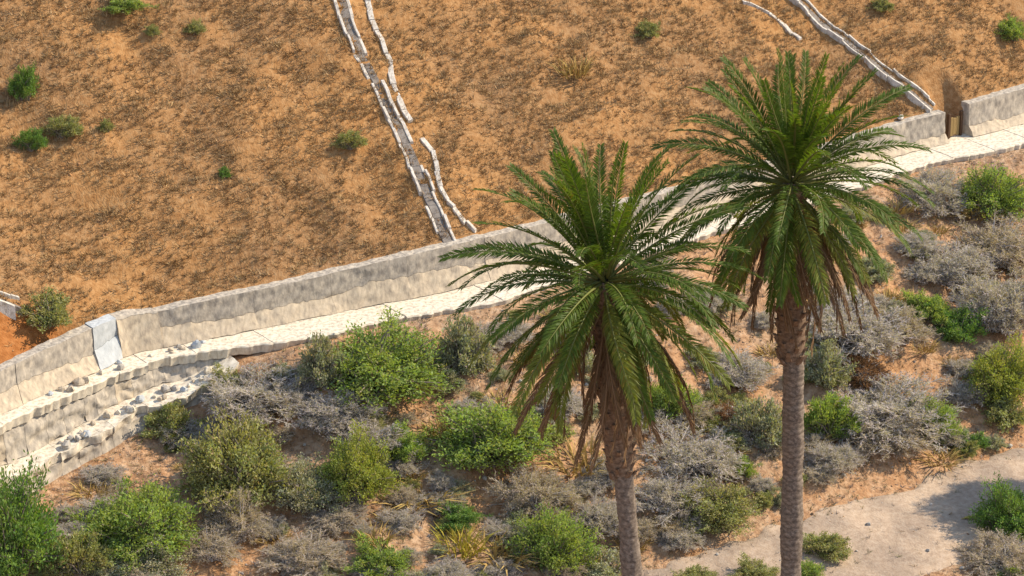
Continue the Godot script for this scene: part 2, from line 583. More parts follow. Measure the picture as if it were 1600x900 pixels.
func build_wall():
	var w := thing("retaining_wall", Vector3.ZERO, "long weathered grey retaining wall with cream ledges at the foot of the orange hillside", "wall")
	var cuts := [-160, -60, 30, 110, 150, 186, 250, 300, 400, 520, 640, 760, 880, 1000, 1120, 1240, 1360, 1478]
	var cuts2 := [1515, 1600, 1700, 1900]
	var spans := []
	for i in cuts.size() - 1: spans.append([cuts[i], cuts[i + 1]])
	for i in cuts2.size() - 1: spans.append([cuts2[i], cuts2[i + 1]])
	var gap := 0.004
	for sp in spans:
		var u0 := u_of(sp[0]) + gap
		var u1 := u_of(sp[1]) - gap
		var rep: bool = sp[0] == 150
		var jig := rnd(-0.015, 0.015)
		var top := rnd(-0.012, 0.02)
		if rep: top = 0.015; jig = 0.03
		var split := 0.46 + rnd(-0.05, 0.05)
		if sp[0] == 186: split = 0.86; 
		if sp[0] == 1478 or sp[0] >= 1360: split = 0.25
		if sp[0] < 150: split = 0.40
		var cut := func(u: float): return split + n_big.get_noise_2d(u * 1.2, 55.0) * 0.25 + n_fine.get_noise_2d(u * 1.4, 5.0) * 0.07
		var o := part("wall_section", sweep(u0, u1, 0.11, func(u):
			var b := tab(t_wb, u); var h := tab(t_wh, u) + top
			return [Vector2(b + 0.46, h), Vector2(b + 0.1 - jig, h), Vector2(b + 0.06 - jig, h * cut.call(u)), Vector2(b + 0.46, h * cut.call(u) - 0.02)], [4, 7, 1, 1], 0.03, plain), M.cement if rep else M.grey_face, w)
		if rep: o.set_meta("label", "pale bluish cement repair patch on the wall")
		part("plinth", sweep(u0 - gap * 0.4, u1 + gap * 0.4, 0.11, func(u):
			var b := tab(t_wb, u); var h := tab(t_wh, u) + top
			return [Vector2(b + 0.44, h * cut.call(u) - 0.025), Vector2(b + 0.05 - jig, h * cut.call(u) - 0.01), Vector2(b - 0.20 - jig, -0.02), Vector2(b + 0.44, -0.05)], [1, 7, 1, 1], 0.035, plain), M.cement if rep else M.tan_face, w)
	# the ledge, one slab a bay, broken and worn along its front
	var uu := u_of(-160)
	while uu < u_of(1880):
		var un := uu + rnd(0.55, 1.25)
		var out := rnd(-0.05, 0.05)
		var dip := rnd(-0.014, 0.01)
		var skew := rnd(-0.05, 0.05)
		var ua := uu
		part("ledge_slab", sweep(uu + 0.003, un - 0.003, 0.1, func(u):
			var b := tab(t_wb, u); var f: float = tab(t_wf, u) - out + skew * (u - ua) - n_fine.get_noise_2d(u * 1.5, 4.0) * 0.09
			return [Vector2(b + 0.3, -0.03), Vector2(b - 0.15, -0.035 + dip), Vector2(f + 0.03, -0.05 + dip), Vector2(f, -0.085 + dip), Vector2(f + 0.06, -0.34), Vector2(b + 0.3, -0.34)], [1, 7, 1, 3, 1, 1], 0.018, plain), M.cream, w)
		uu = un
	# lower tiers where the ground falls away
	var tcuts := [-160, -120, -85, -40, -12, 20, 52, 80, 112, 130, 158, 180, 212, 230, 262, 280, 306, 330]
	for i in tcuts.size() - 1:
		var u0 := u_of(tcuts[i]) + 0.004
		var u1 := u_of(tcuts[i + 1]) - 0.004
		var out := rnd(-0.1, 0.1)
		part("lower_wall_section", sweep(u0, u1, 0.1, func(u):
			var f := tab(t_wf, u) + 0.10; var d := tab(t_d2, u)
			return [Vector2(f + 0.5, -0.36), Vector2(f, -0.36), Vector2(f - 0.14, -d - 0.02), Vector2(f + 0.5, -d - 0.02)], [1, 8, 1, 1], 0.10, plain), M.tan_face if i % 7 == 3 else M.grey_face, w)
		part("lower_ledge_slab", sweep(u0, u1, 0.1, func(u):
			var f := tab(t_wf, u); var d := tab(t_d2, u); var g := tab(t_f2, u) - out - n_mid.get_noise_2d(u * 1.1, 18.0) * 0.25
			return [Vector2(f + 0.5, -d - 0.03), Vector2(f - 0.1, -d - 0.03), Vector2(g, -d - 0.07), Vector2(g + 0.05, -d - 0.3), Vector2(f + 0.5, -d - 0.3)], [1, 8, 3, 1, 1], 0.06, plain), M.cream, w)
		part("footing_section", sweep(u0, u1, 0.1, func(u):
			var d := tab(t_d2, u); var g := tab(t_f2, u) + 0.08; var d3 := tab(t_d3, u)
			return [Vector2(g + 0.5, -d - 0.31), Vector2(g, -d - 0.31), Vector2(g - 0.18, -d - d3 - 0.35), Vector2(g + 0.5, -d - d3 - 0.35)], [1, 7, 1, 1], 0.09, plain), M.grey_face, w)
	# outlet in the gap of the wall
	var ug := channel_u
	var vb := tab(t_wb, ug)
	var at := uv_point(ug, vb, 0.0)
	var g := thing("sluice_gate", at, "small wooden sluice gate standing in the gap of the wall", "gate")
	g.rotation.y = deg_to_rad(YAW)
	for k in 3:
		var b := Buf.new()
		box(b, Vector3(-0.14 + k * 0.14, 0.34, -0.22), Vector3(0.128, 0.62 - 0.07 * (k % 2), 0.05), 0.006)
		part("board", b.mesh(), M.wood, g)
	for s in [-1, 1]:
		var b := Buf.new()
		box(b, Vector3(0.275 * s, 0.4, -0.2), Vector3(0.09, 0.82, 0.1), 0.01)
		part("post", b.mesh(), M.wood_dark, g)

func box(b: Buf, c: Vector3, size: Vector3, bev := 0.01):
	var h := size * 0.5
	var p := []
	for y in [-1, 1]:
		for q in [[-1, -1], [1, -1], [1, 1], [-1, 1]]:
			p.append(c + Vector3(q[0] * h.x, y * h.y, q[1] * h.z))
	var t := []
	for q in [[-1, -1], [1, -1], [1, 1], [-1, 1]]:
		t.append(c + Vector3(q[0] * (h.x - bev), h.y + bev, q[1] * (h.z - bev)))
	for k in 4:
		b.quad(p[k], p[(k + 1) % 4], p[4 + (k + 1) % 4], p[4 + k])
		b.quad(p[4 + k], p[4 + (k + 1) % 4], t[(k + 1) % 4], t[k])
	b.quad(t[0], t[1], t[2], t[3])
	b.quad(p[3], p[2], p[1], p[0])

# ---------------------------------------------------------------- chutes on the hillside
func hill_path(pts: Array, step := 0.25) -> Array:
	var w := []
	for p in pts: w.append(hit(p[0], p[1]))
	var out := []
	for i in w.size() - 1:
		var n := maxi(1, int(w[i].distance_to(w[i + 1]) / step))
		for k in n: out.append(w[i].lerp(w[i + 1], float(k) / n))
	out.append(w[-1])
	for i in out.size(): out[i].y = ground_at(out[i])
	for rep in 3:
		var c := out.duplicate()
		for i in range(1, out.size() - 1): out[i].y = (c[i - 1].y + c[i].y + c[i + 1].y) / 3.0
	return out

# one bar that follows the ground along a run of points, shifted sideways
func bar(pts: Array, off: float, wid: float, up: float, down: float, wob := 0.02) -> ArrayMesh:
	var b := Buf.new()
	var rings := []
	for i in pts.size():
		var t: Vector3 = pts[mini(i + 1, pts.size() - 1)] - pts[maxi(i - 1, 0)]
		var s := Vector3(t.z, 0, -t.x).normalized()
		var c: Vector3 = pts[i] + s * (off + rnd(-wob, wob))
		var y: float = lerpf(pts[i].y, maxf(ground_at(c), pts[i].y - 0.1), 0.6) + rnd(-wob, wob) * 0.6
		c.y = 0
		var h := wid * 0.5
		rings.append([c - s * h + Vector3(0, y - down, 0), c - s * h + Vector3(0, y + up - 0.012, 0), c - s * (h - 0.012) + Vector3(0, y + up, 0), c + s * (h - 0.012) + Vector3(0, y + up, 0), c + s * h + Vector3(0, y + up - 0.012, 0), c + s * h + Vector3(0, y - down, 0)])
	for i in rings.size() - 1:
		for k in 5:
			b.quad(rings[i][k], rings[i][k + 1], rings[i + 1][k + 1], rings[i + 1][k])
	for e in [0, rings.size() - 1]:
		for k in range(1, 5):
			b.tri(rings[e][0], rings[e][k], rings[e][k + 1])
	return b.mesh()

func chute(root: Node3D, pts: Array, half: float, wid: float, up: float, lost := 0.16):
	var run := hill_path(pts, 0.22)
	var i := 0
	while i < run.size() - 1:
		var j := mini(i + 2 + rng.randi_range(0, 2), run.size() - 1)
		var seg := run.slice(i, j + 1)
		if seg.size() >= 2:
			var e: Vector3 = (seg[-1] - seg[-2]).normalized() * 0.015
			seg[-1] -= e
			for s in [-1, 1]:
				if rng.randf() < lost: continue
				part("kerb_block", bar(seg, half * s + rnd(-0.03, 0.03), wid * rnd(0.8, 1.15), up * rnd(0.45, 1.15), 0.3, 0.006), M.white_kerb, root)
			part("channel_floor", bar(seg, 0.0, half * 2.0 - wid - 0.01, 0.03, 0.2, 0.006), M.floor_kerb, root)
		i = j

func edging(pts: Array, wid: float, up: float, label: String):
	var root := thing("stone_edging", Vector3.ZERO, label, "edging", "pale stone edgings on the orange hillside")
	var run := hill_path(pts, 0.16)
	var i := 0
	while i < run.size() - 1:
		var j := mini(i + 2 + rng.randi_range(0, 1), run.size() - 1)
		var seg := run.slice(i, j + 1)
		seg = [seg[0], seg[-1] - (seg[-1] - seg[0]).normalized() * 0.02]
		part("edging_stone", bar(seg, rnd(-0.03, 0.03), wid * rnd(0.75, 1.15), up * rnd(0.6, 1.2), 0.25, 0.012), M.white_kerb, root)
		i = j

func build_chutes():
	var a := thing("drainage_chute", Vector3.ZERO, "broken concrete drainage chute of twin pale kerbs, half buried, running steeply down the hillside", "drain", "concrete drainage chutes")
	chute(a, [[515, -40], [531, 0], [562, 86]], 0.20, 0.095, 0.13)
	chute(a, [[562, 86], [579, 112], [590, 132]], 0.18, 0.10, 0.06)
	chute(a, [[590, 132], [602, 158], [616, 190], [634, 226]], 0.17, 0.11, 0.12)
	chute(a, [[634, 226], [646, 250], [654, 272]], 0.18, 0.09, 0.06)
	chute(a, [[654, 272], [672, 316], [701, 382]], 0.19, 0.09, 0.13)
	var b := thing("drainage_chute", Vector3.ZERO, "straight unbroken concrete drainage chute ending at the gap in the wall", "drain", "concrete drainage chutes")
	chute(b, [[1215, -30], [1252, 4], [1330, 70], [1400, 128], [1458, 172]], 0.185, 0.09, 0.13, 0.0)
	var c := thing("drainage_chute", Vector3.ZERO, "short stub of pale concrete chute beside the bare earth gully", "drain", "concrete drainage chutes")
	chute(c, [[-70, 446], [-20, 462], [34, 482]], 0.18, 0.12, 0.12)
	edging([[566, -30], [574, 5], [584, 42], [601, 72], [609, 98], [611, 130], [624, 158], [642, 192]], 0.17, 0.08, "pale stone edging beside the upper half of the broken chute")
	edging([[660, 218], [676, 238], [682, 262], [684, 288], [700, 316], [722, 342], [744, 364]], 0.15, 0.09, "pale stone edging beside the lower end of the broken chute")
	edging([[1160, 4], [1184, 12], [1203, 22], [1226, 40], [1250, 64]], 0.14, 0.08, "short pale stone edging near the straight chute")

# ---------------------------------------------------------------- palms
func frond_meshes(el: float, bend: float, L: float, leaf: float, droop: float, dead: bool, sd: int) -> Array:
	rng.seed = sd
	var lf := Buf.new()
	var st := Buf.new()
	var n := 26
	var pts := []; var tan_ := []
	var p := Vector3.ZERO
	for i in n + 1:
		var t := float(i) / n
		var e := deg_to_rad(maxf(el - bend * pow(t, 1.7), -89.0))
		var d := Vector3(cos(e), sin(e), 0)
		pts.append(p); tan_.append(d)
		p += d * L / n
	var rad := []
	for i in n + 1: rad.append(lerpf(0.012, 0.002, pow(float(i) / n, 0.7)))
	st.tube(pts, rad, 5)
	var pairs := 80 if not dead else 44
	for k in pairs:
		var t := lerpf(0.11, 0.995, (k + rnd(-0.2, 0.2) + 0.3) / pairs)
		var fi := clampf(t * n, 0.0, n - 0.01)
		var i := int(fi)
		var b: Vector3 = pts[i].lerp(pts[i + 1], fi - i)
		var T: Vector3 = tan_[i]
		var N := Vector3(-T.y, T.x, 0)
		for s in [-1.0, 1.0]:
			var prof := minf(1.0, (t - 0.06) / 0.22) * (1.0 - 0.55 * pow(maxf(0.0, (t - 0.55) / 0.45), 1.6))
			var l := leaf * prof * rnd(0.85, 1.12)
			var fw := lerpf(0.55, 1.25, t) + rnd(-0.22, 0.22)
			var d := (T * fw + Vector3(0, 0, s) * (0.85 if not dead else 0.35) + N * (0.42 - droop + rnd(-0.16, 0.16))).normalized()
			var w := (0.0120 if not dead else 0.010) * rnd(0.85, 1.15)
			var side := d.cross((N + rdir() * 0.5).normalized()).normalized() * w * 0.5
			var mid := b + d * l * 0.4
			var tip := b + d * l + Vector3(0, -l * (0.12 + droop * 0.35), 0)
			var g := rnd(0.62, 1.0)
			var col := Color(g * rnd(0.9, 1.0), g, g * rnd(0.75, 1.0))
			if rng.randf() < 0.10 and not dead: col = Color(1.0, g * 0.92, g * 0.9)
			lf.tri(b, mid + side, mid - side, col)
			lf.tri(mid + side, tip, mid - side, col)
	return [lf.mesh(), st.mesh()]

var frond_bank := []
var dead_bank := []

func build_palms():
	for k in 9:
		var t := k / 8.0
		var el := lerpf(82.0, -50.0, t)
		var bend := lerpf(22.0, 60.0, smoothstep(0.0, 0.45, t))
		if t > 0.5: bend = lerpf(60.0, 34.0, (t - 0.5) / 0.5)
		var set_ := []
		for q in 3:
			set_.append(frond_meshes(el, bend + q * 7.0 - 7.0, 1.0, lerpf(0.118, 0.098, t), lerpf(0.05, 0.32, t), false, 500 + k * 10 + q))
		frond_bank.append(set_)
	for q in 4:
		dead_bank.append(frond_meshes(-42.0 - q * 9.0, 46.0 - q * 4.0, 1.0, 0.10, 0.45, true, 900 + q))
	rng.seed = 77
	palm([1003, 1115], [944, 437], 3.55, 0.45, 4.7, 0.31, "tall palm whose dense dark green crown overlaps its neighbour, with brown dead fronds hanging beneath", 4)
	palm([1233, 1010], [1238, 282], 3.3, 0.49, 4.4, 0.32, "tall palm with the higher crown and sunlit yellow green lower fronds", 9)

func palm(foot: Array, head: Array, L: float, width: float, boss_len: float, boss_r: float, label: String, sd: int):
	rng.seed = sd * 101
	var base := hit(foot[0], foot[1])
	# the head stands over the foot, in the upright plane through it
	var r := ray(head[0], head[1])
	var t := (base.z - 0.25 - cam_pos.z) / r.z
	var top := cam_pos + r * t
	var root := thing("palm_tree", base, label, "palm tree", "two tall palms")
	var up := top - base
	# trunk
	var H := up.length()
	var b := Buf.new()
	var rings := int(H / 0.045)
	var sides := 26
	var k0 := 0
	for j in rings + 1:
		var f := float(j) / rings
		var y := f * H
		var c := up * f + Vector3(sin(f * 3.0) * 0.06, 0, 0)
		var rr := width * 0.5 * (1.0 + 0.35 * exp(-y / 0.5)) * lerpf(1.06, 0.98, f)
		for q in sides:
			var an := TAU * q / sides
			# rows of lozenge scars, offset from row to row
			var row := y / 0.115
			var ph := an / TAU * 13.0 + (0.5 if int(row) % 2 == 0 else 0.0)
			var scar := (0.5 + 0.5 * cos(TAU * ph)) * (1.0 - absf(fposmod(row, 1.0) - 0.35) * 1.3)
			var d := Vector3(cos(an), 0, sin(an))
			var nz := n_fine.get_noise_3d(d.x * 1.3 + sd, y * 1.2, d.z * 1.3)
			var rad := rr + scar * 0.020 + nz * 0.03 + n_mid.get_noise_2d(y * 0.9, sd * 9.0) * 0.035
			b.v.append(c + d * rad)
			b.n.append(d)
			b.c.append(Color.WHITE)
	for j in rings:
		for q in sides:
			var a := j * sides + q
			var e := j * sides + (q + 1) % sides
			b.i.append_array([a, e, a + sides, e, e + sides, a + sides])
	# normals from the faces
	var acc := PackedVector3Array(); acc.resize(b.v.size())
	for q in range(0, b.i.size(), 3):
		var fn := (b.v[b.i[q + 2]] - b.v[b.i[q]]).cross(b.v[b.i[q + 1]] - b.v[b.i[q]])
		for w in 3: acc[b.i[q + w]] += fn
	for q in acc.size():
		var nn := acc[q].normalized()
		b.n[q] = nn if nn.dot(b.n[q]) > 0 else -nn
	part("trunk", b.mesh(), M.trunk, root)
	# swollen boss of old leaf bases under the crown
	var bb := Buf.new()
	var pts := []; var rad := []
	var dir := up.normalized()
	for j in 13:
		var f := j / 12.0
		pts.append(up - dir * boss_len * (1.0 - f) - dir * 0.15)
		rad.append(boss_r * (0.92 + 0.20 * sin(f * 2.6 + 0.5)) * (0.82 if j == 0 else 1.0))
	bb.tube(pts, rad, 18)
	var boss := part("leaf_base_boss", bb.mesh(), M.boss, root)
	var stub := leaf_base_mesh()
	var ns := int(boss_len * 30.0)
	for k in ns:
		var f := (k + 0.5) / ns
		var an := k * 2.399963
		var rr := boss_r * (0.92 + 0.20 * sin(f * 2.6 + 0.5)) - 0.03
		var o := part("leaf_base", stub, M.boss, boss)
		o.position = up - dir * (boss_len * (1.0 - f) + 0.2) + Vector3(cos(an), 0, sin(an)) * rr
		o.rotation = Vector3(0, -an, 0)
		o.rotate_object_local(Vector3(0, 0, 1), -rnd(0.05, 0.35))
		o.scale = Vector3.ONE * rnd(0.8, 1.25)
	# crown
	var nf := 112 if sd == 9 else 106
	for k in nf:
		var f := (k + 0.5) / nf
		var cls := clampi(int(pow(f, 0.92) * 9.1 + rnd(-0.45, 0.45)), 0, 8)
		var bank: Array = frond_bank[cls][rng.randi_range(0, 2)]
		var an := k * 2.399963 + rnd(-0.22, 0.22)
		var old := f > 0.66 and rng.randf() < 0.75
		var o := part("frond", bank[0], M.palm_leaf_old_sunlit if old else M.palm_leaf, root)
		var s := L * rnd(0.90, 1.08) * (0.90 if cls < 2 else (0.88 if cls > 6 else 1.0))
		part("stalk", bank[1], M.palm_stalk, o)
		o.position = up + Vector3(cos(an), 0, -sin(an)) * 0.17 + Vector3(0, lerpf(0.28, -0.42, f), 0)
		o.rotation = Vector3(0, an, 0)
		o.rotate_object_local(Vector3(1, 0, 0), rnd(-0.5, 0.5))
		o.rotate_object_local(Vector3(0, 0, 1), rnd(-0.10, 0.10))
		o.scale = Vector3(s, s, s)
	for k in 38:
		var bank: Array = dead_bank[rng.randi_range(0, 3)]
		var an := k * 2.399963 * 1.7 + rnd(-0.3, 0.3)
		var o := part("dead_frond", bank[0], M.dead_leaf, root)
		part("stalk", bank[1], M.dead_stalk, o)
		var s := L * rnd(0.75, 1.08)
		o.position = up + Vector3(cos(an), 0, -sin(an)) * 0.24 + Vector3(0, -0.5 - rnd(0.0, 0.25), 0)
		o.rotation = Vector3(0, an, 0)
		o.rotate_object_local(Vector3(1, 0, 0), rnd(-0.5, 0.5))
		o.scale = Vector3(s, s, s)

func leaf_base_mesh() -> ArrayMesh:
	var b := Buf.new()
	var lo := [Vector3(-0.05, -0.10, -0.075), Vector3(0.02, -0.10, -0.06), Vector3(0.02, -0.10, 0.06), Vector3(-0.05, -0.10, 0.075)]
	var hi := [Vector3(0.02, 0.10, -0.05), Vector3(0.085, 0.13, -0.035), Vector3(0.085, 0.13, 0.035), Vector3(0.02, 0.10, 0.05)]
	for k in 4:
		b.quad(lo[k], lo[(k + 1) % 4], hi[(k + 1) % 4], hi[k], Color(1, 1, 1))
	b.quad(hi[0], hi[1], hi[2], hi[3], Color(1, 1, 1))
	b.quad(lo[3], lo[2], lo[1], lo[0], Color(1, 1, 1))
	return b.mesh()

# ---------------------------------------------------------------- shrubs
var leafy := []      # [foliage, stems]
var leafy_big := []
var twiggy := []
var grassy := []

func leafy_mesh(sd: int, branches: int, per: int, ll: float, lw: float) -> Array:
	rng.seed = sd
	var f := Buf.new(); var s := Buf.new()
	var lob := FastNoiseLite.new(); lob.seed = sd; lob.frequency = 1.3
	for k in branches:
		var d := rdir()
		d.y = absf(d.y) * 0.95 + 0.08
		d = d.normalized()
		var r := (0.78 + 0.62 * lob.get_noise_3dv(d)) * pow(rng.randf_range(0.35, 1.0), 0.4) * rnd(0.88, 1.12)
		var base := Vector3(rnd(-0.3, 0.3), -0.08, rnd(-0.3, 0.3))
		var end := d * r
		var mid := base.lerp(end, 0.5) + Vector3(0, 0.10, 0)
		s.tube([base, mid, end], [0.022, 0.014, 0.006], 4)
		var tone := rnd(0.68, 1.0)
		var warm := rnd(-0.08, 0.14)
		for j in per:
			var t := pow(rng.randf(), 0.45)
			var c := mid.lerp(end, t) if rng.randf() < 0.85 else base.lerp(mid, t)
			c += rdir() * rnd(0.0, 0.15)
			if c.y < 0.0: c.y = -c.y * 0.4
			var o := (d * 0.7 + rdir() * 1.0 + Vector3(0, 0.35, 0)).normalized()
			var w := o.cross(rdir()).normalized() * lw * rnd(0.7, 1.2)
			var l := ll * rnd(0.6, 1.25)
			var g := tone * rnd(0.66, 1.0)
			var col := Color(clampf(g * (1.0 + warm), 0, 1), g, g * rnd(0.7, 1.0))
			if rng.randf() < 0.05: col = Color(1.0, 0.72, 0.9)
			f.tri(c, c + o * l * 0.5 + w, c + o * l * 0.5 - w, col)
			f.tri(c + o * l * 0.5 + w, c + o * l, c + o * l * 0.5 - w, col)
	return [f.mesh(), s.mesh()]

func twiggy_mesh(sd: int, branches: int) -> Array:
	rng.seed = sd
	var f := Buf.new(); var s := Buf.new()
	var lob := FastNoiseLite.new(); lob.seed = sd; lob.frequency = 1.2
	for k in branches:
		var d := rdir()
		d.y = absf(d.y) * 0.9 + 0.05
		d = d.normalized()
		var r := (0.80 + 0.58 * lob.get_noise_3dv(d)) * rnd(0.72, 1.08)
		var base := Vector3(rnd(-0.35, 0.35), -0.08, rnd(-0.35, 0.35))
		var end := d * r
		var mid := base.lerp(end, 0.5) + Vector3(0, 0.12, 0) + rdir() * 0.06
		s.tube([base, mid, end], [0.02, 0.012, 0.004], 3)
		var tone := rnd(0.75, 1.0)
		for j in 20:
			var t := rnd(0.15, 1.0)
			var c := mid.lerp(end, t)
			var o := (d + rdir() * 0.9).normalized()
			var l := rnd(0.08, 0.18)
			var g := tone * rnd(0.7, 1.0)
			var col := Color(g, g * rnd(0.93, 1.0), g * rnd(0.9, 1.04))
			var w := o.cross(rdir()).normalized() * 0.006
			f.tri(c + w, c + o * l, c - w, col)
			for q in 6:
				var c2 := c + o * l * rnd(0.3, 1.0)
				var o2 := (o + rdir() * 0.9).normalized()
				var l2 := rnd(0.03, 0.075)
				var w2 := o2.cross(rdir()).normalized() * rnd(0.004, 0.008)
				f.tri(c2 + w2, c2 + o2 * l2, c2 - w2, col)
	return [f.mesh(), s.mesh()]

func grassy_mesh(sd: int, blades: int) -> ArrayMesh:
	rng.seed = sd
	var f := Buf.new()
	for k in blades:
		var a := rnd(0, TAU)
		var rr := sqrt(rng.randf()) * 0.5
		var c := Vector3(cos(a) * rr, -0.05, sin(a) * rr)
		var o := (Vector3(cos(a) * rr * 1.3, 1.0, sin(a) * rr * 1.3) + rdir() * 0.45).normalized()
		var l := rnd(0.5, 1.0)
		var w := o.cross(rdir()).normalized() * 0.022
		var g := rnd(0.6, 1.0)
		var col := Color(g, g * rnd(0.88, 1.0), g * rnd(0.8, 1.0))
		var m := c + o * l * 0.55
		var tip := c + o * l + Vector3(o.x, 0, o.z) * 0.25 - Vector3(0, 0.1, 0)
		f.tri(c + w, m + w * 0.8, c - w, col)
		f.tri(m + w * 0.8, m - w * 0.8, c - w, col)
		f.tri(m + w * 0.8, tip, m - w * 0.8, col)
	return f.mesh()

func make_shrub_meshes():
	for k in 4: leafy.append(leafy_mesh(300 + k, 100, 80, 0.085, 0.0165))
	for k in 4: leafy_big.append(leafy_mesh(330 + k, 190, 95, 0.056, 0.0112))
	for k in 5: twiggy.append(twiggy_mesh(360 + k, 170))
	for k in 3: grassy.append(grassy_mesh(390 + k, 120))

# kind: [name, category, leaf material, mesh family, stems, group]
var KIND := {
	"green": ["green_shrub", "shrub", "green", 0, "leafy green shrubs on the slope"], "deep": ["green_shrub", "shrub", "deep", 0, "leafy green shrubs on the slope"],
	"olive": ["olive_shrub", "shrub", "olive", 0, "olive shrubs on the slope"], "blue": ["grey_green_shrub", "shrub", "blue", 0, "grey green shrubs on the slope"],
	"lime": ["green_shrub", "shrub", "lime", 0, "leafy green shrubs on the slope"], "grey": ["dry_shrub", "shrub", "grey", 1, "dry grey shrubs on the slope"],
	"brown": ["dry_shrub", "shrub", "brown_twig", 1, "dry grey shrubs on the slope"], "rust": ["rusty_shrub", "shrub", "rust", 1, "rusty dead shrubs on the slope"],
	"straw": ["grass_tuft", "grass", "straw", 2, "straw grass tufts"], "yellow": ["grass_tuft", "grass", "yellow", 2, "straw grass tufts"]}

var anchors := []      # [place, label] of the larger shrubs

func beside(p: Vector3, what: String) -> String:
	var best := ""
	var bd := 1e9
	var at := Vector3.ZERO
	for a in anchors:
		var d: float = a[0].distance_to(p)
		if d < bd:
			bd = d; best = a[1]; at = a[0]
	var up := (p - at).dot(EV)
	var along := (p - at).dot(EU)
	var rel := "beside the "
	if absf(up) > absf(along): rel = "uphill of the " if up > 0 else "downhill of the "
	return what + " " + rel + best

func shrub(px: float, py: float, w: float, h: float, kind: String, label: String, group := "", tall := 1.0):
	var k: Array = KIND[kind]
	var p := hit(px, py + h * 0.36)
	var sc := scale_at(p)
	var W := w * sc
	var H := maxf(0.42 * W, (h * sc - 0.17 * W) / 0.93) * tall
	if k[3] == 1: H *= 0.86
	var root := thing(k[0], p, label, k[1], group if group else k[4])
	root.rotation.y = rnd(0, TAU)
	var S := Vector3(W * 0.69, H * 1.06, W * 0.69)
	if k[3] == 2:
		var g := part("blades", grassy[rng.randi_range(0, 2)], M[k[2]], root)
		g.scale = Vector3(W, H, W)
		return root
	var bank: Array = twiggy if k[3] == 1 else (leafy_big if W > 1.7 else leafy)
	var b: Array = bank[rng.randi_range(0, bank.size() - 1)]
	var f := part("foliage" if k[3] == 0 else "twigs", b[0], M[k[2]], root)
	f.scale = S
	var s := part("stems", b[1], M.grey_stem if k[3] == 1 else M.stem, root)
	s.scale = S
	return root

